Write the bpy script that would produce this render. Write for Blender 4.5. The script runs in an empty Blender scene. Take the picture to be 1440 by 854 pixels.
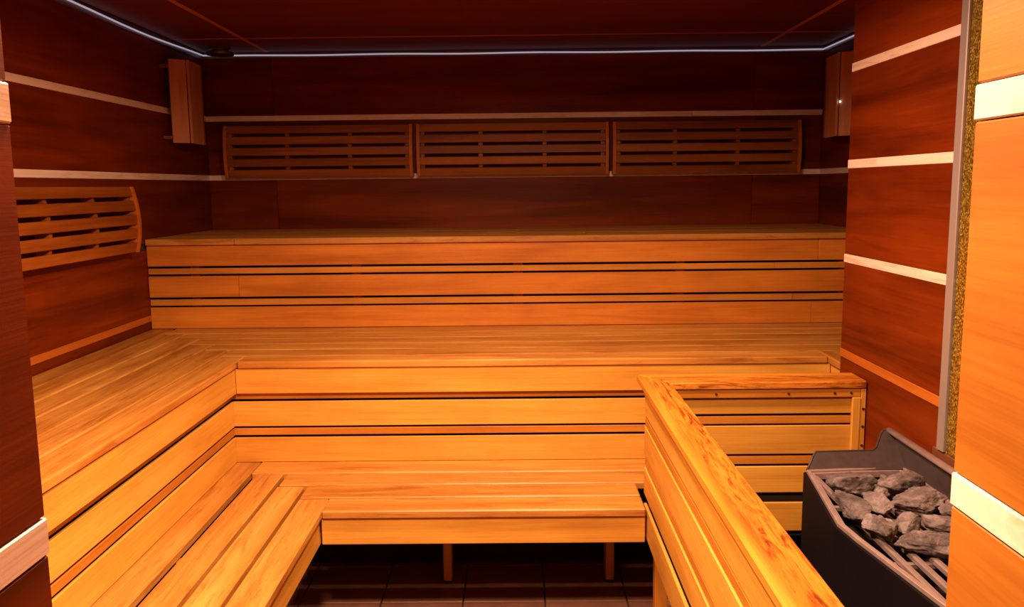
import bpy, bmesh, math, random
from mathutils import Vector, Matrix, Euler, noise

S = bpy.context.scene
C = S.collection
R = math.radians

# ------------------------------------------------------------------ camera
CAMZ = 1.4
def make_camera():
    a, r, y = R(7.8369), R(-.6202), R(-.4353)
    F = Vector((math.sin(y)*math.cos(a), math.cos(y)*math.cos(a), -math.sin(a)))
    Rt = F.cross(Vector((0, 0, 1))).normalized(); U = Rt.cross(F)
    Rt, U = math.cos(r)*Rt + math.sin(r)*U, -math.sin(r)*Rt + math.cos(r)*U
    d = bpy.data.cameras.new('camera'); o = bpy.data.objects.new('camera', d); C.objects.link(o)
    d.sensor_width = 36; d.lens = 36*1199.5/1440; d.clip_start = .02
    m = Matrix((Rt, U, -F)).transposed().to_4x4(); m.translation = (0, 0, CAMZ)
    o.matrix_world = m
    S.camera = o
make_camera()

# ------------------------------------------------------------------ light
WARM = (1.0, .56, .30)
EXPOSURE = 0.38
ROOM_LAMP_W = 36
DOOR_LAMP_W = 66
w = bpy.data.worlds.new('world'); S.world = w; w.use_nodes = True
w.node_tree.nodes['Background'].inputs[0].default_value = (.10, .035, .012, 1)
w.node_tree.nodes['Background'].inputs[1].default_value = .05
S.view_settings.view_transform = 'Standard'; S.view_settings.look = 'None'
S.view_settings.gamma = 1; S.view_settings.use_curve_mapping = False
S.view_settings.exposure = EXPOSURE

# ------------------------------------------------------------------ room dimensions (metres)
YB, Y3, Y2, Y1 = 4.460, 3.6345, 2.9273, 2.4763     # back wall, fronts of the three tiers
Z3, Z2, Z1 = 1.1907, .8002, .4273                  # tops of the three tiers
XW, XR, XL2, XL1 = -1.596, 1.563, -.9925, -.6046
XP, YPF = 1.060, 2.769                             # heater wall face and its far end
ZC = 2.085
XNL, YNL, XNR, YNR = -.336, .575, .344, .655       # entrance walls
YF = -1.25
STRIPS = [(1.758, .027), (1.458, .027), (1.158, .027), (.848, .027), (.55, .027), (.25, .027)]

# ------------------------------------------------------------------ materials
def nt(name):
    m = bpy.data.materials.new(name); m.use_nodes = True
    t = m.node_tree; b = t.nodes['Principled BSDF']
    return m, t, b
def N(t, typ, **k):
    n = t.nodes.new(typ)
    for a, v in k.items():
        setattr(n, a, v)
    return n
def ramp(t, fac, stops):
    n = t.nodes.new('ShaderNodeValToRGB'); e = n.color_ramp.elements
    while len(e) < len(stops): e.new(.5)
    for i, (p, c) in enumerate(stops):
        e[i].position = p; e[i].color = (*c, 1)
    t.links.new(fac, n.inputs[0]); return n.outputs[0]
def mix(t, mode, fac, a, b):
    n = t.nodes.new('ShaderNodeMix'); n.data_type = 'RGBA'; n.blend_type = mode
    for s, v in ((n.inputs[0], fac), (n.inputs[6], a), (n.inputs[7], b)):
        if hasattr(v, 'type') and hasattr(v, 'is_output'): t.links.new(v, s)
        elif isinstance(v, tuple): s.default_value = (*v, 1)
        else: s.default_value = v
    return n.outputs[2]
def coords(t, scale, rnd=True):
    tc = t.nodes.new('ShaderNodeTexCoord'); mp = t.nodes.new('ShaderNodeMapping')
    mp.inputs['Scale'].default_value = scale
    if rnd:
        oi = t.nodes.new('ShaderNodeObjectInfo')
        mu = N(t, 'ShaderNodeVectorMath', operation='SCALE'); mu.inputs[0].default_value = (13.7, 31.1, 57.3)
        t.links.new(oi.outputs['Random'], mu.inputs['Scale'])
        ad = N(t, 'ShaderNodeVectorMath', operation='ADD')
        t.links.new(tc.outputs['Object'], ad.inputs[0]); t.links.new(mu.outputs[0], ad.inputs[1])
        t.links.new(ad.outputs[0], mp.inputs['Vector'])
    else:
        t.links.new(tc.outputs['Object'], mp.inputs['Vector'])
    return mp.outputs[0]
def noise_tex(t, vec, scale, detail=4, rough=.55, dist=0):
    n = t.nodes.new('ShaderNodeTexNoise'); n.inputs['Scale'].default_value = scale
    n.inputs['Detail'].default_value = detail; n.inputs['Roughness'].default_value = rough
    n.inputs['Distortion'].default_value = dist
    t.links.new(vec, n.inputs['Vector']); return n.outputs['Fac']
def bump(t, b, h, strength, dist=.002):
    n = t.nodes.new('ShaderNodeBump'); n.inputs['Strength'].default_value = strength
    n.inputs['Distance'].default_value = dist
    t.links.new(h, n.inputs['Height']); t.links.new(n.outputs[0], b.inputs['Normal'])

def wood(name, dark, mid, light, rough=.5, grain=1.0, vary=.25, blotch=.35, worn=None, knots=None, wide=14, bstr=.25, spec=.35, joints=None, wornscale=(2.6, 22, 22), wornlo=.50, wornedge=None):
    """Grain runs along the local X axis of every board."""
    m, t, b = nt(name)
    g1 = noise_tex(t, coords(t, (.9, wide, wide)), 1.0, 5, .6, .6)
    g2 = noise_tex(t, coords(t, (3.5, 190, 190)), 1.0, 3, .6)
    g3 = noise_tex(t, coords(t, (2.2, 6, 6)), 1.6, 4, .6)
    base = ramp(t, g1, [(.28, dark), (.5, mid), (.72, light)])
    fine = ramp(t, g2, [(.3, (.72, .66, .6)), (.62, (1, 1, 1))])
    col = mix(t, 'MULTIPLY', .55*grain, base, fine)
    bl = ramp(t, g3, [(.3, (.68, .58, .5)), (.6, (1.0, 1.0, 1.0))])
    col = mix(t, 'MULTIPLY', blotch, col, bl)
    if worn:
        w1 = noise_tex(t, coords(t, wornscale), 1.3, 6, .72, 1.1)
        wf = ramp(t, w1, [(wornlo, (0, 0, 0)), (wornlo+.16, (1, 1, 1))])
        if wornedge:     # worn tone fades out towards the outer edge
            tc = t.nodes.new('ShaderNodeTexCoord'); sx = t.nodes.new('ShaderNodeSeparateXYZ'); mr = t.nodes.new('ShaderNodeMapRange')
            t.links.new(tc.outputs['Object'], sx.inputs[0]); t.links.new(sx.outputs[1], mr.inputs['Value'])
            mr.inputs['From Min'].default_value = wornedge[0]; mr.inputs['From Max'].default_value = wornedge[1]
            wf = mix(t, 'MULTIPLY', 1.0, wf, mr.outputs[0])
        col = mix(t, 'MIX', wf, col, mix(t, 'MULTIPLY', 1.0, col, worn))
    if knots:
        v = t.nodes.new('ShaderNodeTexVoronoi'); v.inputs['Scale'].default_value = 1.0
        t.links.new(coords(t, (2.4, 5.0, 5.0)), v.inputs['Vector'])
        kf = ramp(t, v.outputs['Distance'], [(.035, (1, 1, 1)), (.075, (0, 0, 0))])
        col = mix(t, 'MIX', kf, col, knots)
    if joints:   # strips glued side by side inside one panel
        br = t.nodes.new('ShaderNodeTexBrick')
        br.inputs['Scale'].default_value = 1.0; br.offset = .37
        br.inputs['Brick Width'].default_value = 1.1; br.inputs['Row Height'].default_value = .066
        br.inputs['Mortar Size'].default_value = .0007; br.inputs['Mortar Smooth'].default_value = .2
        br.inputs['Color1'].default_value = (.8, .8, .8, 1); br.inputs['Color2'].default_value = (1.1, 1.1, 1.1, 1)
        br.inputs['Mortar'].default_value = (.62, .6, .6, 1)
        tc = t.nodes.new('ShaderNodeTexCoord'); sx = t.nodes.new('ShaderNodeSeparateXYZ'); cx = t.nodes.new('ShaderNodeCombineXYZ')
        t.links.new(tc.outputs['Object'], sx.inputs[0]); t.links.new(sx.outputs[0], cx.inputs[0]); t.links.new(sx.outputs[2], cx.inputs[1])
        t.links.new(cx.outputs[0], br.inputs['Vector'])
        col = mix(t, 'MULTIPLY', joints, col, br.outputs['Color'])
    oi = t.nodes.new('ShaderNodeObjectInfo')
    rv = ramp(t, oi.outputs['Random'], [(0, (1-vary, 1-vary*1.15, 1-vary*1.3)), (1, (1, 1, 1))])
    col = mix(t, 'MULTIPLY', 1.0, col, rv)
    t.links.new(col, b.inputs['Base Color'])
    b.inputs['Roughness'].default_value = rough
    b.inputs['Specular IOR Level'].default_value = spec
    if bstr: bump(t, b, g2, bstr, .0015)
    return m
M = {}
M['bench'] = wood('bench_wood', (.56, .25, .030), (.71, .375, .062), (.79, .44, .085), .48, .8, .16, .45)
M['seat'] = wood('seat_wood', (.42, .155, .022), (.63, .30, .062), (.75, .40, .10), .42, 1.0, .26, .5, worn=(.72, .55, .45), bstr=.5, spec=.45)
M['upper'] = wood('dimmed_bench_wood', (.50, .150, .015), (.64, .228, .025), (.72, .28, .036), .5, .8, .16, .6)  # bench wood made darker and redder: dimness of the upper risers in the colour
M['slat'] = wood('slat_wood', (.46, .165, .016), (.60, .25, .03), (.70, .31, .042), .5, .9, .2, .6)
M['rail'] = wood('rail_wood', (.48, .14, .013), (.64, .23, .026), (.76, .33, .046), .38, 1.0, .06, .4, worn=(.30, .17, .12), wornscale=(5, 48, 48), wornlo=.45, wornedge=(.032, .012), bstr=.5, spec=.4)
M['red'] = wood('redwood_panel', (.085, .010, .001), (.175, .024, .0017), (.26, .041, .0027), .45, .8, .12, .5, wide=11, bstr=.12, spec=.14, joints=.5)
M['ceil'] = wood('ceiling_panel_wood', (.12, .014, .0015), (.16, .020, .002), (.20, .027, .003), .45, .5, .08, .25, wide=6, bstr=.1, spec=.15)
M['pale'] = wood('pale_strip_wood', (.84, .66, .60), (.90, .74, .70), (.93, .80, .77), .5, .4, .06, .25, worn=(.86, .70, .55), bstr=.1)
M['amber'] = wood('amber_strip_wood', (.40, .10, .012), (.52, .145, .018), (.60, .18, .024), .45, .6, .08, .3)
M['side'] = wood('backrest_side_wood', (.44, .12, .014), (.54, .16, .02), (.62, .20, .028), .5, .8, .1, .4)
M['back'] = wood('backrest_wood', (.22, .052, .006), (.37, .105, .012), (.50, .16, .02), .5, 1.0, .28, .6)
M['shade'] = wood('lamp_shade_wood', (.54, .20, .09), (.66, .27, .13), (.74, .33, .17), .5, .5, .1, .5)
M['lit_wood'] = wood('lit_knotty_wood', (.26, .083, .008), (.37, .136, .013), (.44, .172, .019), .5, 1.0, .06, .5, knots=(.42, .05, .012), wide=10, bstr=.12)  # knotty wood lightened: strong light on the right entrance wall put in its colour

def plain(name, col, rough=.5, metal=0, nz=None, emis=None, estr=0, spec=.5):
    m, t, b = nt(name)
    if nz:
        f = noise_tex(t, coords(t, (1, 1, 1)), nz[0], 5, .6)
        c = ramp(t, f, [(.3, tuple(x*nz[1] for x in col)), (.7, col)])
        t.links.new(c, b.inputs['Base Color'])
        if len(nz) > 2: bump(t, b, f, nz[2])
    else:
        b.inputs['Base Color'].default_value = (*col, 1)
    b.inputs['Roughness'].default_value = rough; b.inputs['Metallic'].default_value = metal
    b.inputs['Specular IOR Level'].default_value = spec
    if emis:
        b.inputs['Emission Color'].default_value = (*emis, 1); b.inputs['Emission Strength'].default_value = estr
    return m
M['black'] = plain('black_coated_steel', (.0065, .0045, .007), .6, 0, (60, .75), spec=.10)
M['steel'] = plain('brown_grey_steel', (.42, .32, .34), .4, .4, (30, .75))
M['guard'] = plain('dull_dark_steel', (.062, .045, .052), .5, .2, (40, .7))
M['grate'] = plain('grate_steel', (.34, .26, .28), .4, .4, (40, .7))
M['alu'] = plain('aluminium_profile', (.34, .30, .33), .4, .35)
M['screw'] = plain('dark_screw', (.10, .05, .03), .4, .6)
M['void'] = plain('added_dark_sheet', (.012, .006, .004), .9)
M['grout'] = plain('dark_grout', (.045, .028, .022), .9, 0, (40, .7))
M['foot'] = plain('black_rubber', (.02, .018, .016), .8)
M['carcass'] = plain('bare_backing', (.06, .025, .012), .9)
M['brown'] = plain('brown_block_wood', (.16, .045, .015), .7, 0, (30, .7))
M['vent'] = plain('dark_bronze_plastic', (.06, .035, .03), .35)
M['led_body'] = plain('led_channel', (.10, .07, .07), .35)
M['led'] = plain('led_diffuser', (.6, .55, .6), .3, 0, None, (.84, .78, 1.0), .28)
M['glow'] = plain('lamp_diffuser_glow', (.8, .7, .6), .4, 0, None, WARM, 6)
M['bulb'] = plain('tiny_lit_bulb', (.9, .9, .9), .4, 0, None, (1, .9, .75), 5)

def mat_tile():
    m, t, b = nt('red_brown_floor_tile')
    f = noise_tex(t, coords(t, (1, 1, 1)), 14, 6, .65); f2 = noise_tex(t, coords(t, (1, 1, 1)), 160, 3, .6)
    c = ramp(t, f, [(.3, (.17, .075, .05)), (.7, (.25, .12, .085))])
    c = mix(t, 'MULTIPLY', .4, c, ramp(t, f2, [(.3, (.7, .7, .7)), (.7, (1, 1, 1))]))
    t.links.new(c, b.inputs['Base Color']); b.inputs['Roughness'].default_value = .42; bump(t, b, f2, .15)
    return m
M['tile'] = mat_tile()
def mat_stone():
    m, t, b = nt('grey_stone')
    v = coords(t, (1, 1, 1))
    f = noise_tex(t, v, 22, 8, .7, .4); f2 = noise_tex(t, v, 90, 6, .75)
    c = ramp(t, f, [(.34, (.075, .054, .060)), (.5, (.20, .165, .195)), (.66, (.40, .34, .40))])
    c = mix(t, 'MULTIPLY', .7, c, ramp(t, f2, [(.3, (.5, .48, .46)), (.65, (1, 1, 1))]))
    oi = t.nodes.new('ShaderNodeObjectInfo')
    c = mix(t, 'MULTIPLY', 1.0, c, ramp(t, oi.outputs['Random'], [(0, (.68, .66, .66)), (1, (1, 1, 1))]))
    t.links.new(c, b.inputs['Base Color']); b.inputs['Roughness'].default_value = .85
    ad = N(t, 'ShaderNodeMath', operation='ADD'); t.links.new(f, ad.inputs[0]); t.links.new(f2, ad.inputs[1])
    bump(t, b, ad.outputs[0], .9, .006)
    return m
M['stone'] = mat_stone()
def mat_gold():
    m, t, b = nt('gold_glitter')
    v = t.nodes.new('ShaderNodeTexVoronoi'); v.inputs['Scale'].default_value = 260
    t.links.new(coords(t, (1, 1, 1), False), v.inputs['Vector'])
    c = ramp(t, v.outputs['Color'], [(.2, (.16, .09, .006)), (.6, (.45, .29, .03)), (.9, (.9, .68, .15))])
    t.links.new(c, b.inputs['Base Color']); b.inputs['Metallic'].default_value = .75; b.inputs['Roughness'].default_value = .35
    bump(t, b, v.outputs['Color'], 1.0, .004)
    return m
M['gold'] = mat_gold()

# ------------------------------------------------------------------ helpers
BASE = {}                        # world matrix of every object built so far
def tag(o, label=None, cat=None, group=None, kind=None):
    if label: o['label'] = label
    if cat: o['category'] = cat
    if group: o['group'] = group
    if kind: o['kind'] = kind
    return o
def thing(name, label, cat, loc, group=None):
    o = bpy.data.objects.new(name, None); C.objects.link(o); o.location = loc
    o.empty_display_size = .1
    BASE[o] = Matrix.Translation(loc)
    return tag(o, label, cat, group)
def link(name, me, loc, rot=(0, 0, 0), parent=None):
    o = bpy.data.objects.new(name, me); C.objects.link(o)
    o.location = loc; o.rotation_euler = rot
    BASE[o] = Matrix.LocRotScale(Vector(loc), Euler(rot), None)
    if parent:
        o.parent = parent; o.matrix_parent_inverse = BASE[parent].inverted()
    return o
CACHE = {}
def box_mesh(dx, dy, dz, bev, mat):
    key = (round(dx, 5), round(dy, 5), round(dz, 5), bev, mat)
    if key in CACHE: return CACHE[key]
    bm = bmesh.new(); bmesh.ops.create_cube(bm, size=1)
    for v in bm.verts: v.co = Vector((v.co.x*dx, v.co.y*dy, v.co.z*dz))
    if bev:
        bmesh.ops.bevel(bm, geom=bm.edges[:], offset=min(bev, .45*min(dx, dy, dz)), segments=1, affect='EDGES')
    me = bpy.data.meshes.new('board'); bm.to_mesh(me); bm.free(); me.materials.append(M[mat])
    CACHE[key] = me
    return me
def board(name, x, y, z, mat, parent=None, grain='x', bev=.003):
    """x, y, z: (low, high) in the room; grain: the axis the wood runs along (local X of the board)."""
    dx, dy, dz = x[1]-x[0], y[1]-y[0], z[1]-z[0]
    c = ((x[0]+x[1])/2, (y[0]+y[1])/2, (z[0]+z[1])/2)
    if grain == 'x': return link(name, box_mesh(dx, dy, dz, bev, mat), c, (0, 0, 0), parent)
    if grain == 'y': return link(name, box_mesh(dy, dx, dz, bev, mat), c, (0, 0, R(90)), parent)
    return link(name, box_mesh(dz, dy, dx, bev, mat), c, (0, R(-90), 0), parent)
def mesh(name, verts, faces, mat, loc=(0, 0, 0), parent=None, bev=0, smooth=False, rot=(0, 0, 0)):
    me = bpy.data.meshes.new(name); me.from_pydata([tuple(v) for v in verts], [], faces)
    bm = bmesh.new(); bm.from_mesh(me); bmesh.ops.recalc_face_normals(bm, faces=bm.faces[:])
    if bev: bmesh.ops.bevel(bm, geom=bm.edges[:], offset=bev, segments=1, affect='EDGES')
    bm.to_mesh(me); bm.free(); me.materials.append(M[mat])
    if smooth:
        for p in me.polygons: p.use_smooth = True
    return link(name, me, loc, rot, parent)
def prism(name, pts, axis, a, b, mat, loc=(0, 0, 0), parent=None, bev=0):
    """Extrude a 2D outline along an axis: axis 'x' -> pts are (y, z); 'y' -> (x, z); 'z' -> (x, y)."""
    def P(p, t): return {'x': (t, p[0], p[1]), 'y': (p[0], t, p[1]), 'z': (p[0], p[1], t)}[axis]
    n = len(pts)
    vs = [P(p, a) for p in pts] + [P(p, b) for p in pts]
    fs = [tuple(range(n-1, -1, -1)), tuple(range(n, 2*n))] + [(i, (i+1) % n, n+(i+1) % n, n+i) for i in range(n)]
    return mesh(name, vs, fs, mat, loc, parent, bev)
def tube(name, pts, r, mat, parent=None, loc=(0, 0, 0), seg=8, r2=None):
    pts = [Vector(p) for p in pts]; vs = []; fs = []
    for i, p in enumerate(pts):
        d = (pts[min(i+1, len(pts)-1)] - pts[max(i-1, 0)]).normalized()
        u = d.cross(Vector((0, 0, 1)))
        u = u.normalized() if u.length > 1e-4 else Vector((1, 0, 0))
        v = d.cross(u).normalized()
        for k in range(seg):
            a = 2*math.pi*k/seg
            vs.append(p + u*(r*math.cos(a)) + v*((r2 or r)*math.sin(a)))
    for i in range(len(pts)-1):
        for k in range(seg):
            fs.append((i*seg+k, i*seg+(k+1) % seg, (i+1)*seg+(k+1) % seg, (i+1)*seg+k))
    fs.append(tuple(range(seg-1, -1, -1))); fs.append(tuple((len(pts)-1)*seg+k for k in range(seg)))
    return mesh(name, [v - Vector(loc) for v in vs], fs, mat, loc, parent, smooth=True)
def disc(name, r, h, mat, loc, parent=None, seg=32, rot=(0, 0, 0), inner=0):
    vs = []; fs = []
    for k in range(seg):
        a = 2*math.pi*k/seg; vs += [(r*math.cos(a), r*math.sin(a), 0), (r*.93*math.cos(a), r*.93*math.sin(a), -h)]
    for k in range(seg):
        j = (k+1) % seg; fs.append((2*k, 2*j, 2*j+1, 2*k+1))
    fs.append(tuple(2*k for k in range(seg))); fs.append(tuple(2*k+1 for k in range(seg-1, -1, -1)))
    return mesh(name, vs, fs, mat, loc, parent, rot=rot)

# ------------------------------------------------------------------ the setting
def struct(o): o['kind'] = 'structure'; return o
TH = .010                                        # thickness of the facing panels
def bands(z0, z1, skip=()):
    """Panels between the strips and the strips themselves, from bottom to top."""
    cuts = sorted(STRIPS); out = []; lo = z0
    for zc, h in cuts:
        if zc-h/2 <= z0 or zc+h/2 >= z1: continue
        out.append(('panel', lo, zc-h/2)); out.append(('strip', zc-h/2, zc+h/2)); lo = zc+h/2
    out.append(('panel', lo, z1))
    return out

# floor with tiles
fl = struct(board('floor', (XW-.1, XR+.2), (YF-.1, YB+.1), (-.12, -.008), 'grout', None, 'x', 0))
P = .279
for i in range(-4, 4):
    for j in range(-14, 3):
        x0 = .081+i*P; y0 = 2.735+j*P
        if x0+P > XP+.15 or y0+P > 3.4: continue
        board('tile', (x0+.0025, x0+P-.0025), (y0+.0025, y0+P-.0025), (-.008, 0), 'tile', fl, 'x', .0015)

# back wall
wb = struct(board('wall_back', (XW-.02, XR+.02), (YB+TH, YB+.1), (0, ZC+.1), 'carcass', None, 'x', 0))
for kind, z0, z1 in bands(.9, ZC):
    if kind == 'panel':
        for xa, xb in ((XW, -1.246), (-1.246, 1.214), (1.214, XR)):
            board('wall_panel', (xa+.0006, xb-.0006), (YB, YB+TH), (z0+.0006, z1-.0006), 'red', wb, 'x', .0012)
    elif z1 > 1.2:
        for xa, xb in ((XW, .9), (.9, XR)):
            board('pale_strip', (xa, xb-.0006), (YB-.002, YB+TH), (z0, z1), 'pale', wb, 'x', .0012)
# left wall
wl = struct(board('wall_left', (XW-.1, XW-TH), (.4, YB+.1), (0, ZC+.1), 'carcass', None, 'y', 0))
for kind, z0, z1 in bands(.3, ZC):
    if kind == 'panel':
        for ya, yb in ((YNL, 2.02), (2.02, YB)):
            board('wall_panel', (XW-TH, XW), (ya+.0006, yb-.0006), (z0+.0006, z1-.0006), 'red', wl, 'y', .0012)
    else:
        m_ = 'pale' if z1 > .95 else 'amber'
        board('pale_strip' if z1 > .95 else 'amber_strip', (XW-TH, XW+.002), (YNL, YB-.003 if z1 > 1.3 or z1 < 1 else 3.42), (z0, z1), m_, wl, 'y', .0012)
# far right wall, behind the heater wall
wr = struct(board('wall_right', (XR+TH, XR+.1), (YPF-.3, YB+.1), (0, ZC+.1), 'carcass', None, 'y', 0))
for kind, z0, z1 in bands(.3, ZC):
    if kind == 'panel':
        board('wall_panel', (XR, XR+TH), (YPF, YB), (z0+.0006, z1-.0006), 'red', wr, 'y', .0012)
    elif 1.2 < z1 < 1.6:
        board('pale_strip', (XR-.002, XR+TH), (YPF, YB-.003), (z0, z1), 'pale', wr, 'y', .0012)
# heater wall: a thick partition that sticks out in front of the benches
YG = 2.087                                       # where the glitter panel starts
wh = struct(board('wall_heater', (XP+TH, XR+.1), (YNR, YPF-TH), (0, ZC+.1), 'carcass', None, 'y', 0))
for kind, z0, z1 in bands(0.0, ZC):
    if kind == 'panel':
        ya = YG if z0 > .8 else YNR
        if z0 < .8 < z1: ya = YG
        board('wall_panel', (XP, XP+TH), (ya+.0006, YPF), (z0+.0006, z1-.0006), 'red', wh, 'y', .0012)
        board('wall_panel', (XP+TH, XR), (YPF-TH, YPF-.0005), (z0+.0006, z1-.0006), 'red', wh, 'x', .0012)
    else:
        m_ = 'pale' if z1 > .95 else 'amber'
        board('pale_strip' if z1 > .95 else 'amber_strip', (XP-.002, XP+TH), (YG if z1 > .5 else YNR, YPF+.001), (z0, z1), m_, wh, 'y', .0012)
board('wall_panel', (XP, XP+TH), (YNR, YG-.001), (.5635, .70), 'red', wh, 'y', .0012)
# ceiling
ce = struct(board('ceiling', (XW-.1, XR+.1), (YF-.1, YB+.1), (ZC+TH, ZC+.1), 'carcass', None, 'x', 0))
xs = [XW, -1.257, 1.240, XR]; ys = [YF, .48, 1.36, 2.70, 4.042, YB]
for i in range(3):
    for j in range(5):
        board('ceiling_panel', (xs[i]+.0115, xs[i+1]-.0115), (ys[j]+.0115, ys[j+1]-.0115), (ZC, ZC+TH), 'ceil', ce, 'x', .001)
for x in xs[1:3]:
    board('ceiling_strip', (x-.011, x+.011), (YF, YB-.02), (ZC-.001, ZC+TH), 'amber', ce, 'y', .001)
for y in ys[1:5]:
    for i in range(3):
        board('ceiling_strip', (xs[i]+.0115, xs[i+1]-.0115), (y-.006, y+.006), (ZC-.001, ZC+TH), 'amber', ce, 'x', .001)
# entrance walls on both sides of the viewpoint
def entrance(name, xf, xo, ye, mat, sgn):
    lo, hi = sorted((xf+sgn*.012, xo))
    w_ = struct(board(name, (lo, hi), (YF, ye-.012), (0, ZC+.05), 'carcass', None, 'y', 0))
    for kind, z0, z1 in bands(0, ZC):
        a, b = sorted((xf, xf+sgn*.012))
        if kind == 'panel':
            board('wall_panel', (a, b), (YF, ye), (z0+.0008, z1-.0008), mat, w_, 'y', .0012)
            fa, fb = sorted((xf+sgn*.012, xo))
            board('wall_panel', (fa, fb), (ye-.012, ye), (z0+.0012, z1-.0012), 'red', w_, 'x', .002)
        else:
            a, b = sorted((xf-sgn*.001, xf+sgn*.012))
            board('pale_strip', (a, b), (YF, ye+.001), (z0+.0003, z1-.0003), 'pale', w_, 'y', .0012)
    return w_
entrance('wall_entrance_left', XNL, XW, YNL, 'red', -1)
entrance('wall_entrance_right', XNR, XR, YNR, 'lit_wood', 1)
wf = struct(board('wall_front', (XNL-.2, XNR+.2), (YF-.1, YF), (0, ZC+.1), 'red', None, 'x', 0))

# ------------------------------------------------------------------ benches
G = .0035                                        # half the gap between two seat boards
# upper bench
ub = thing('sauna_bench', 'highest full-width wooden bench along the back wall, under the three slatted backrests', 'bench', (0, (Y3+YB)/2, 0), 'wooden tiers of benches')
n = 7; p = (YB-.003-Y3)/n
for k in range(n):
    cuts = [XW+.002, XR-.002] if k else [XW+.002, -1.213, XR-.002]
    if k % 2: cuts = [XW+.002, .45-.3*k/2, XR-.002]
    for a, b in zip(cuts[:-1], cuts[1:]):
        board('seat_board', (a+.0006, b-.0006), (Y3+k*p+(G if k else 0), Y3+(k+1)*p-G), (Z3-.027, Z3), 'seat', ub, 'x', .003)
yr = Y3+.012
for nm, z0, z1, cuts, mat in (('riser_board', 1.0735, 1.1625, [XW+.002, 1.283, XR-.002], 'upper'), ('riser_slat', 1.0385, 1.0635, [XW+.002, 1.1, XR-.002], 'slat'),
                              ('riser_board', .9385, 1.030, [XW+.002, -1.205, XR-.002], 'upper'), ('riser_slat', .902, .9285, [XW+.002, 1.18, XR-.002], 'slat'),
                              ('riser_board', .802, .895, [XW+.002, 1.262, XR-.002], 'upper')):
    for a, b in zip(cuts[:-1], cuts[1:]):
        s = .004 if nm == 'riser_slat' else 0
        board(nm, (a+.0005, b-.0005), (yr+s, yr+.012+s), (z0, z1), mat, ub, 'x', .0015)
for x in (-1.4, -.7, 0, .7, 1.4):
    board('upright', (x-.02, x+.02), (yr+.027, yr+.065), (.3, Z3-.029), 'slat', ub, 'z', .002)
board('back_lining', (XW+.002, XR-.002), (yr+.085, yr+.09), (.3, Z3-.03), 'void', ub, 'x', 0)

# middle bench: back run with a stepped corner, then the left run
eY = [Y2, 3.030, 3.150, 3.270, 3.392, 3.520, Y3+.028]
eX = [XL2, -1.090, -1.190, -1.290, -1.392, -1.494, XW+.002]
XA = 1.078                                       # right arm of the middle bench
mb = thing('sauna_bench', 'middle-height wooden bench run along the back, in front of the highest bench', 'bench', (0, (Y2+Y3)/2, 0), 'wooden tiers of benches')
for k in range(6):
    xe = XA if k == 0 else XR-.002
    board('seat_board', (eX[k]+G, xe), (eY[k]+(G if k else 0), eY[k+1]-G), (Z2-.026, Z2), 'seat', mb, 'x', .004)
for k in range(4):
    x0 = XA+k*.121; board('seat_board', (x0+(.001 if k == 0 else G), min(x0+.121-G, XR-.002)), (YPF+.004, eY[1]-G), (Z2-.026, Z2), 'seat', mb, 'y', .004)
board('arm_fascia', (XA+.012, XA+.032), (YPF+.004, Y2+.006), (.684, Z2-.0275), 'bench', mb, 'y', .002)
yf, yl = Y2+.006, Y2+.022
def riser2(par, axis, a, b):
    for nm, z0, z1, off, mat in (('fascia_board', .6835, .7725, .006, 'bench'), ('riser_slat', .6585, .6845, .0275, 'slat'), ('riser_board', .5605, .6510, .022, 'bench'),
                                 ('riser_slat', .5275, .5525, .024, 'slat'), ('riser_board', .4285, .5190, .022, 'bench')):
        if axis == 'x': board(nm, (a-(off if nm != 'fascia_board' else 0), b), (Y2+off, Y2+off+.010), (z0, z1), mat, par, 'x', .0015)
        else: board(nm, (XL2-off-.010, XL2-off), (a, b+off), (z0, z1), mat, par, 'y', .0015)
riser2(mb, 'x', XL2-.006, XA+.0115)
for x in (-.8, -.2, .4, 1.0):
    board('upright', (x-.02, x+.02), (Y2+.130, Y2+.17), (0, Z2-.028), 'slat', mb, 'z', .002)
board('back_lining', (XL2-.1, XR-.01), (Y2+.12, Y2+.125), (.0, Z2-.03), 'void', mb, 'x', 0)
lb = thing('sauna_bench', 'middle-height wooden bench run along the left wall, below the single slatted backrest', 'bench', ((XW+XL2)/2, 1.8, 0), 'wooden tiers of benches')
YE = YNL+.01
for k in range(6):
    board('seat_board', (eX[k+1]+(G if k < 5 else 0), eX[k]-(G if k else 0)), (YE, eY[k+1]-.003-(.0 if k < 5 else .008)), (Z2-.026, Z2), 'seat', lb, 'y', .004)
riser2(lb, 'y', YE, Y2)
for y in (.8, 1.5, 2.2):
    board('upright', (XL2-.17, XL2-.130), (y-.02, y+.02), (0, Z2-.028), 'slat', lb, 'z', .002)
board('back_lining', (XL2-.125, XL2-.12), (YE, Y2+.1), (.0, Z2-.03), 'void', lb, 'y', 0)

# low step bench
fY = [Y1, 2.588, 2.706, 2.826, Y2+.036]
gY = [0, .006, .006, .006]
XE = .380
sb = thing('step_bench', 'lowest narrow wooden step across the back, on two short legs over the floor tiles', 'bench', (-.1, (Y1+Y2)/2, 0), 'wooden tiers of benches')
sX = [XL1-.004, -.706, -.804, -.932]
for k in range(4):
    board('seat_board', (sX[k]+.004, XE if k < 2 else (XE if fY[k] < 2.66 else XP-.01)), (fY[k]+gY[k], fY[k+1]-.004), (Z1-.026, Z1), 'seat', sb, 'x', .004)
board('fascia_board', (XL1-.004, XE), (Y1+.010, Y1+.030), (.316, .3995), 'bench', sb, 'x', .002)
for x in (-.26, .315):
    lg = board('leg', (x-.015, x+.015), (2.866, 2.93), (.012, .3985), 'slat', sb, 'z', .002)
    board('foot_pad', (x-.012, x+.012), (2.87, 2.926), (0, .012), 'foot', lg, 'x', 0)
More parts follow.
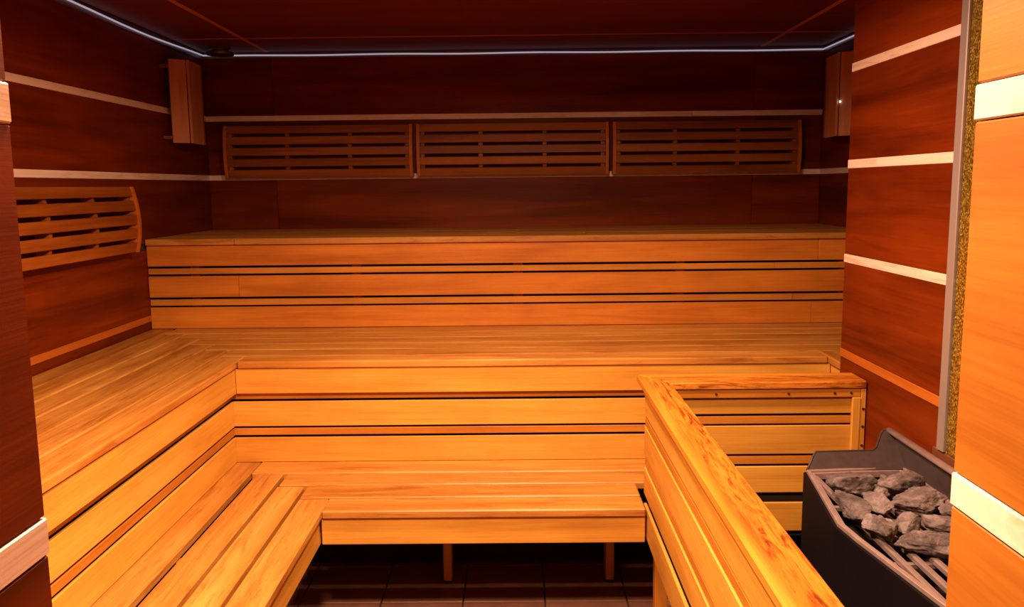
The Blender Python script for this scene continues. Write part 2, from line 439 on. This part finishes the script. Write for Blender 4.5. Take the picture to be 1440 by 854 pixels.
board('seat_bearer', (XL1, XE-.05), (2.866, 2.886), (.3, .399), 'slat', sb, 'x', .002)
sl = thing('step_bench', 'lowest wooden step along the left, its boards wide apart and running towards the viewer', 'bench', (-.8, 1.7, 0), 'wooden tiers of benches')
lX = [(-.9300, -1.032), (-.8150, -.9080), (-.7120, -.8020), (XL1, -.7000)]
lYe = [Y2+.034, 2.832, 2.698, 2.582]
for (xb_, xa_), ye in zip(lX, lYe):
    board('seat_board', (xa_, xb_), (YE, ye), (Z1-.026, Z1), 'seat', sl, 'y', .004)
board('fascia_board', (XL1-.030, XL1-.010), (YE, Y1+.028), (.316, .3995), 'bench', sl, 'y', .002)
for y in (1.0, 1.6, 2.2):
    board('seat_bearer', (-1.012, XL1-.032), (y-.015, y+.015), (.34, .3995), 'slat', sl, 'x', .002)
    board('leg', (-.70, -.66), (y-.015, y+.015), (0, .339), 'slat', sl, 'z', .002)

# ------------------------------------------------------------------ guard rail around the heater
gr = thing('heater_guard', 'wooden guard rail with a worn flat top boxing in the stone heater', 'railing', (.6, 2.0, 0))
RZ0, RZ1 = .779, .803
XRa, XRb, YRa, YRb, YR0 = .374, .462, 2.535, 2.657, YNR+.005
mesh('top_rail', [(a, b, z) for z in (RZ0, RZ1) for a, b in ((XRa-.42, YR0-1.6), (XRb-.42, YR0-1.6), (XRb-.42, YRa-1.6), (XRa-.42, YRb-1.6))],
     [(0, 1, 2, 3), (4, 5, 6, 7), (0, 1, 5, 4), (1, 2, 6, 5), (2, 3, 7, 6), (3, 0, 4, 7)], 'rail', (.42, 1.6, 0), gr, .004)
# give the long rail its own grain axis: rebuild its mesh along local X
o = [c for c in gr.children if c.name.startswith('top_rail')][0]
o.data.transform(Matrix.Rotation(R(-90), 4, 'Z')); o.rotation_euler = (0, 0, R(90))
mesh('top_rail', [(a-.7, b-2.6, z) for z in (RZ0, RZ1) for a, b in ((XRb+.0015, YRa), (XP-.004, YRa), (XP-.004, YRb), (XRa+.0015, YRb))],
     [(0, 1, 2, 3), (4, 5, 6, 7), (0, 1, 5, 4), (1, 2, 6, 5), (2, 3, 7, 6), (3, 0, 4, 7)], 'rail', (.7, 2.6, 0), gr, .004)
ROWS = [('panel_board', .699, .7690, 'bench', 0), ('panel_slat', .6670, .6910, 'slat', .002), ('panel_board', .571, .661, 'bench', 0), ('panel_slat', .5385, .5635, 'slat', .002),
        ('panel_board', .447, .531, 'bench', 0), ('panel_board', .322, .414, 'bench', 0)]
for nm, z0, z1, mat, s in ROWS:
    board(nm, (.386+s, .396+s), (YR0, 2.562), (z0, z1), mat, gr, 'y', .0015)
    board(nm, (.401, 1.040), (2.552+s, 2.562+s), (z0, z1), mat, gr, 'x', .0015)
board('dark_gap_backing', (.402, .405), (YR0, 2.566), (.30, .777), 'void', gr, 'y', 0)  # dark sheets added behind both panels to keep light out of the gaps
board('dark_gap_backing', (.406, 1.040), (2.568, 2.571), (.30, .777), 'void', gr, 'x', 0)
bt = board('batten', (.470, 1.040), (2.5405, 2.5515), (.752, .7775), 'slat', gr, 'x', .002)
for x in (.60, .82, .96, 1.01):
    disc('screw', .004, .002, 'screw', (x, 2.5405, .765), bt, 10, (R(-90), 0, 0))
po = board('post', (1.0405, 1.0565), (2.540, 2.585), (0, .7775), 'bench', gr, 'z', .002)
pf = board('post', (1.015, 1.0400), (2.538, 2.5515), (.20, .7515), 'bench', gr, 'z', .002)
for z in (.715, .66, .60, .5):
    disc('screw', .0045, .002, 'screw', (1.0485, 2.540, z), po, 10, (R(-90), 0, 0))
for y in (YR0+.03, 1.5, 2.5):
    board('post', (.411, .45), (y-.02, y+.018), (0, .7775), 'slat', gr, 'z', .002)

# ------------------------------------------------------------------ heater
ht = thing('sauna_heater', 'black floor-standing sauna stove with an open stone tray beside the guard rail', 'heater', (.9, 1.8, 0))
OUT = [(.768, 2.212), (.716, 1.850), (.724, 1.765), (.776, 1.400), (1.040, 1.400), (1.040, 2.235)]
RZ = .635
def ring(outer, d):
    """Inset a convex outline by d."""
    n = len(outer); res = []
    for i in range(n):
        p0, p1, p2 = (Vector(outer[i-1]), Vector(outer[i]), Vector(outer[(i+1) % n]))
        def inw(a, b):
            e = (b-a).normalized(); return Vector((-e.y, e.x))
        n1, n2 = inw(p0, p1), inw(p1, p2)
        cen = sum((Vector(q) for q in outer), Vector((0, 0)))/n
        if n1.dot(cen-p1) < 0: n1 = -n1
        if n2.dot(cen-p1) < 0: n2 = -n2
        k = (n1+n2); k = k/(k.length_squared/2) if k.length > 1e-6 else n1
        res.append(tuple(p1+k*d))
    return res
def ring_mesh(name, outer, inner, z0, z1, mat, parent):
    n = len(outer); ox, oy = .9, 1.8
    vs = [(x-ox, y-oy, z) for z in (z0, z1) for pts in (outer, inner) for x, y in pts]
    fs = []
    for i in range(n):
        j = (i+1) % n
        fs += [(i, j, n+j, n+i), (2*n+i, 2*n+j, 3*n+j, 3*n+i), (i, j, 2*n+j, 2*n+i), (n+i, n+j, 3*n+j, 3*n+i)]
    return mesh(name, vs, fs, mat, (ox, oy, 0), parent, .0012)
BODY = ring(OUT, -.006)
BODY = [(x, y) for x, y in BODY]
ring_mesh('body', BODY, ring(OUT, .006), .10, RZ-.006, 'black', ht)
ring_mesh('tray_rim', ring(OUT, .001), ring(OUT, .0105), RZ-.012, RZ+.003, 'steel', ht)
ring_mesh('inner_rim', ring(OUT, .012), ring(OUT, .019), RZ-.02, RZ-.002, 'steel', ht)
prism('tray_floor', [(x-.9, y-1.8) for x, y in ring(OUT, .008)], 'z', .47, .48, 'void', (.9, 1.8, 0), ht)
for k in range(7):
    x = .790+k*.036
    board('grate_bar', (x-.007, x+.007), (1.415, 2.208), (RZ-.025, RZ-.010), 'grate', ht, 'y', .003)
for y in (2.02, 1.70, 1.50):
    board('cross_bar', (.745, 1.015), (y-.006, y+.006), (RZ-.038, RZ-.0255), 'grate', ht, 'x', .002)
for x, y in ((.80, 2.12), (.80, 1.48), (1.0, 2.15), (1.0, 1.48)):
    board('leg', (x-.02, x+.02), (y-.02, y+.02), (0, .10), 'black', ht, 'z', .003)
# far end plate, leaning outwards; outline in its own plane (x, height along the plate)
def end_plate(name, y0, sgn):
    L = .085
    pts = [(.772, 0), (.802, .030), (.810, .036), (.966, .038), (.978, .044), (1.004, .072), (1.014, .079), (1.034, .081), (1.040, .076), (1.040, 0)]
    lean = 1.25*sgn; q = []
    for dy in (0, .003*sgn):
        for x, h in pts: q.append((x-.9, y0+h*lean+dy-1.8, RZ+h))
    n = len(pts)
    fs = [tuple(range(n)), tuple(range(n, 2*n))] + [(i, (i+1) % n, n+(i+1) % n, n+i) for i in range(n)]
    mesh(name, q, fs, 'guard', (.9, 1.8, 0), ht)
    tube('plate_hem', [(x, y0+h*lean+.0015*sgn, RZ+h) for x, h in pts[:-1]], .003, 'guard', ht, (.9, 1.8, 0), 6)
end_plate('end_plate', 2.215, 1)
end_plate('end_plate', 1.405, -1)
mesh('back_guard', [(x-.9, y-1.8, z) for x in (1.036, 1.041) for y, z in ((2.218, RZ-.002), (2.318, RZ+.080), (1.302, RZ+.080), (1.402, RZ-.002))],
     [(0, 1, 2, 3), (4, 5, 6, 7), (0, 1, 5, 4), (1, 2, 6, 5), (2, 3, 7, 6), (3, 0, 4, 7)], 'guard', (.9, 1.8, 0), ht)
tube('guard_hem', [(1.033, 2.320, RZ+.078), (1.033, 1.300, RZ+.078)], .012, 'steel', ht, (.9, 1.8, 0), 10, .007)

# glitter panel on the wall above the heater
gp = thing('glitter_panel', 'narrow visible edge of a gold glittering wall panel with grey metal edging', 'wall panel', (XP, 1.4, .73))
board('sparkling_face', (XP-.004, XP+TH), (YNR+.002, YG-.036), (.733, ZC-.004), 'gold', gp, 'y', 0)
board('metal_edging', (XP-.012, XP+TH), (YG-.034, YG-.001), (.733, ZC-.004), 'alu', gp, 'z', .002)
board('base_block', (XP-.006, XP+TH), (YNR+.002, YG+.030), (.700, .731), 'brown', gp, 'y', .002)

# ------------------------------------------------------------------ stones
def stone_mesh(seed, sx, sy, sz):
    rnd = random.Random(seed)
    bm = bmesh.new(); bmesh.ops.create_icosphere(bm, subdivisions=5, radius=1)
    planes = []
    for k in range(11):
        d = Vector((rnd.gauss(0, 1), rnd.gauss(0, 1), rnd.gauss(0, 1))).normalized(); planes.append((d, rnd.uniform(.42, .74)))
    for v in bm.verts:
        p = v.co.copy()
        for d, c in planes:
            e = p.dot(d) - c
            if e > 0: p -= d*e*.96
        off = Vector((seed*3.1, seed*1.7, 0))
        p += p.normalized()*(.12*noise.noise(p*2.2+off) + .07*noise.noise(p*5+off) + .04*noise.noise(p*12+off) + .02*noise.noise(p*28+off))
        v.co = p
    lo = [min(v.co[i] for v in bm.verts) for i in range(3)]; hi = [max(v.co[i] for v in bm.verts) for i in range(3)]
    for v in bm.verts:
        v.co = Vector([((v.co[i]-lo[i])/(hi[i]-lo[i])-.5)*s for i, s in enumerate((sx, sy, sz))])
    me = bpy.data.meshes.new('stone'); bm.to_mesh(me); bm.free(); me.materials.append(M['stone'])
    for p in me.polygons: p.use_smooth = True
    return me
ZG = RZ-.009
STONES = [   # x, y, z of base, size x y z, turn, label
    (.825, 2.083, ZG, .112, .095, .068, 8, 'pale grey stone at the far left of the heater tray, beside the rim'),
    (.958, 2.092, ZG, .132, .095, .068, -8, 'wide grey stone at the far right of the heater tray, near the back plate'),
    (.783, 1.935, ZG, .062, .122, .056, 10, 'dark narrow stone against the left rim, between the pale far one and the knobbly one'),
    (.842, 1.962, ZG, .062, .110, .060, 8, 'speckled brownish stone in the centre left of the heater tray'),
    (.944, 1.968, ZG, .136, .100, .068, -5, 'broad brown-topped stone in the middle of the pile'),
    (.793, 1.810, ZG, .070, .118, .060, -8, 'knobbly light stone at the front left rim of the heater tray'),
    (.862, 1.845, ZG, .072, .080, .052, 15, 'small blunt stone in front of the broad middle stone'),
    (.935, 1.842, ZG, .076, .075, .052, -20, 'small pale stone half behind the entrance wall edge'),
    (.868, 1.742, ZG, .150, .095, .058, -4, 'large elongated grey stone lowest and nearest in the heater tray'),
    (1.0, 2.020, ZG, .030, .070, .044, 0, 'little stone wedged against the back plate of the heater'),
    (.893, 2.050, ZG, .050, .036, .040, 40, 'small chip showing between the two farthest stones'),
    (.990, 1.905, ZG, .040, .060, .048, 10, 'little dark stone at the right of the broad middle stone'),
    (.980, 1.750, ZG, .070, .080, .052, 30, 'stone behind the entrance wall edge beside the nearest elongated stone'),
]
for i, (x, y, z, sx, sy, sz, rz, lab) in enumerate(STONES):
    sz *= .86
    o = link('heater_stone', stone_mesh(i+3, sx, sy, sz), (x-.006, y-.030, z+sz/2), (0, 0, R(rz)))
    tag(o, lab, 'stone', 'stones in the heater tray')

# ------------------------------------------------------------------ backrests
def backrest(label, wide, place):
    """Local frame: u along the wall, d away from the wall, z up; place(u, d, z) -> room."""
    H, TW = .262, .016
    rest = thing('slatted_backrest', label, 'backrest', place(0, 0, 0), 'slatted backrests on the walls')
    def depth(t): return .040+.032*math.sin(math.pi*min(1, max(0, .18+.72*t)))   # bulge of the profile, t from bottom to top
    prof = [(depth(k/8), H*k/8) for k in range(9)]
    def solid(name, pts, u0, u1, mat):
        o0 = Vector(place(0, 0, 0)); n = len(pts)
        c = Vector(place((u0+u1)/2, 0, 0)); ax = (Vector(place(1, 0, 0))-o0); dd = Vector(place(0, 1, 0))-o0
        ang = math.atan2(ax.y, ax.x); flip = 1 if (Vector((-math.sin(ang), math.cos(ang), 0))-dd).length < .01 else -1
        vs = [(u-(u0+u1)/2, flip*d, z) for u in (u0, u1) for d, z in pts]
        fs = [tuple(range(n)), tuple(range(n, 2*n))] + [(i, (i+1) % n, n+(i+1) % n, n+i) for i in range(n)]
        mesh(name, vs, fs, mat, c, rest, 0, False, (0, 0, ang))
    for s in (-1, 1):
        e = s*(wide/2-TW/2)
        solid('side_plate', [(.002, 0)]+prof+[(.002, H)], e-TW/2, e+TW/2, 'side')
    for u in (-wide/2+TW+.013, -wide/6, wide/6, wide/2-TW-.013):
        inner = [(d-.021, z) for d, z in prof]
        solid('cleat', [(.002, .006)]+[(d, min(H-.006, max(.006, z))) for d, z in inner]+[(.002, H-.006)], u-.010, u+.010, 'back')
    sh, gap = .0395, (H-5*.0395)/4
    for k in range(5):
        z0 = k*(sh+gap); z1 = z0+sh
        d0, d1 = depth(z0/H)-.008, depth(z1/H)-.008
        solid('slat', [(d0-.0125, z0), (d0-.002, z0), (d0, z0+.002), (d1, z1-.002), (d1-.002, z1), (d1-.0125, z1)], -wide/2+TW+.0006, wide/2-TW-.0006, 'back')
    return rest
for x0, x1, lab in ((-1.492, -.531, 'dark slatted wooden backrest on the back wall, first of three from the left corner'),
                    (-.510, .466, 'dark slatted wooden backrest on the back wall, middle one of three'),
                    (.487, 1.440, 'dark slatted wooden backrest on the back wall, last of three at the shadowy right end')):
    xm = (x0+x1)/2
    backrest(lab, x1-x0, lambda u, d, z, xm=xm: (xm+u, YB-.002-d, 1.456+z))
backrest('slatted wooden backrest on the left wall above the left bench run', .962, lambda u, d, z: (XW+.002+d, 2.974+u, 1.152+z))

# ------------------------------------------------------------------ corner lamp shades
def lamp(label, sx):
    f = (lambda x: x) if sx < 0 else (lambda x: XW+XR-x)
    L_ = thing('corner_lamp_shade', label, 'lamp', (f(-1.545), 4.08, 1.61), 'wooden corner lamp shades')
    zb, zt = 1.612, 1.985
    def panel(name, a, b, t0, t1, mat='shade', off=0, t=.012):
        a, b = Vector(a), Vector(b); d = (b-a).normalized(); nrm = Vector((d.y, -d.x))
        if nrm.dot(Vector((1, -1))) < 0: nrm = -nrm
        p = [a+d*t0*(b-a).length, a+d*t1*(b-a).length]; q = [p[0]+nrm*off, p[1]+nrm*off, p[1]+nrm*(off-t), p[0]+nrm*(off-t)]
        c = sum(q, Vector((0, 0)))/4
        # local X is up (grain), so build with a -90 degree turn about Y
        vs = [(z-(zb+zt)/2, v.y-c.y, -(f(v.x)-f(c.x))) for z in (zb, zt) for v in q]
        return mesh(name, vs, [(0, 1, 2, 3), (4, 5, 6, 7), (0, 1, 5, 4), (1, 2, 6, 5), (2, 3, 7, 6), (3, 0, 4, 7)], mat, (f(c.x), c.y, (zb+zt)/2), L_, .0012, rot=(0, R(-90), 0))
    A, Rg, B = (-1.563, 3.935), (-1.494, 3.985), (-1.503, 4.175)
    panel('shade_board', A, Rg, 0, .88)
    panel('shade_board', Rg, B, .07, .90)
    panel('ridge_batten', Rg, B, -.015, .055, 'shade', .005)
    panel('edge_batten', Rg, B, .91, 1.0, 'back', .002)
    panel('vent_slot', A, Rg, .885, .93, 'void', -.001, .006)
    for z in (1.95, 1.635):
        board('wall_peg', tuple(sorted((f(XW+.001), f(-1.556)))), (3.905, 3.925), (z-.007, z+.007), 'back', L_, 'x', .002)
        board('wall_peg', tuple(sorted((f(XW+.001), f(-1.520)))), (4.10, 4.12), (z-.007, z+.007), 'back', L_, 'x', .002)
    if sx > 0:
        link('lit_gap', box_mesh(.004, .004, .007, 0, 'bulb'), (f(-1.503), 3.974, 1.765), (0, 0, 0), L_)
    return L_
lamp('wooden lamp shade with a ridge, on the left wall near the back corner', -1)
lamp('dim wooden lamp shade with a tiny bright spot, half hidden by the heater wall', 1)

# ------------------------------------------------------------------ light strip under the ceiling
ls = thing('light_strip', 'thin bluish-white light strip running along the top of the walls under the ceiling', 'light strip', (0, YB-.01, ZC-.02))
path = [(XW+.012, y, 2.066+.006*math.cos((y-3.0)*4.2)) for y in [YNL+.01+i*(YB-.02-YNL-.01)/30 for i in range(31)]]
path += [(XW+.012+i*(XR-XW-.024)/24, YB-.012, 2.0705-.0035*(i/24)+.0015*math.sin(i*1.1)) for i in range(1, 25)]
path += [(XR-.012, YB-.02-i*(YB-.02-YPF-.01)/10, 2.068) for i in range(1, 11)]
tube('diffuser_tube', path, .0038, 'led', ls, (0, YB-.01, ZC-.02))
def channel(p0, p1, nm='mounting_channel'):
    board(nm, (min(p0[0], p1[0]), max(p0[0], p1[0])), (min(p0[1], p1[1]), max(p0[1], p1[1])), (p0[2], p1[2]), 'led_body', ls, 'x', 0)
channel((XW+.001, YNL+.01, ZC-.034), (XW+.005, YB-.006, ZC-.001)); channel((XW+.006, YB-.005, ZC-.028), (XR-.006, YB-.001, ZC-.001)); channel((XR-.005, YPF+.01, ZC-.028), (XR-.001, YB-.006, ZC-.001))

# round ceiling vent
vt = thing('ceiling_vent', 'small round dark vent on the ceiling in the left back corner', 'vent', (-1.462, 4.335, ZC))
disc('collar', .050, .014, 'vent', (-1.462, 4.335, ZC), vt)
disc('valve_plate', .070, .012, 'vent', (-1.462, 4.335, ZC-.016), vt)

# ------------------------------------------------------------------ lamps that light the room (just out of view overhead)
def unseen_ceiling_lamp(label, x, y, r, watts, col):
    t = thing('unseen_ceiling_lamp', label, 'lamp', (x, y, ZC))
    disc('housing', r*1.15, .018, 'vent', (x, y, ZC), t)
    disc('diffuser', r, .006, 'glow', (x, y, ZC-.019), t)
    d = bpy.data.lights.new('lamp_light', 'AREA'); d.shape = 'DISK'; d.size = 2*r; d.energy = watts; d.color = col; d.spread = R(172)
    o = bpy.data.objects.new('lamp_light', d); C.objects.link(o); o.parent = t; o.location = (0, 0, -.030)
unseen_ceiling_lamp('unseen round warm ceiling lamp above the floor in front of the heater guard', 0.01, 2.12, .07, ROOM_LAMP_W, WARM)
unseen_ceiling_lamp('unseen round warm ceiling lamp just inside the entrance', -.30, 1.04, .10, DOOR_LAMP_W, WARM)
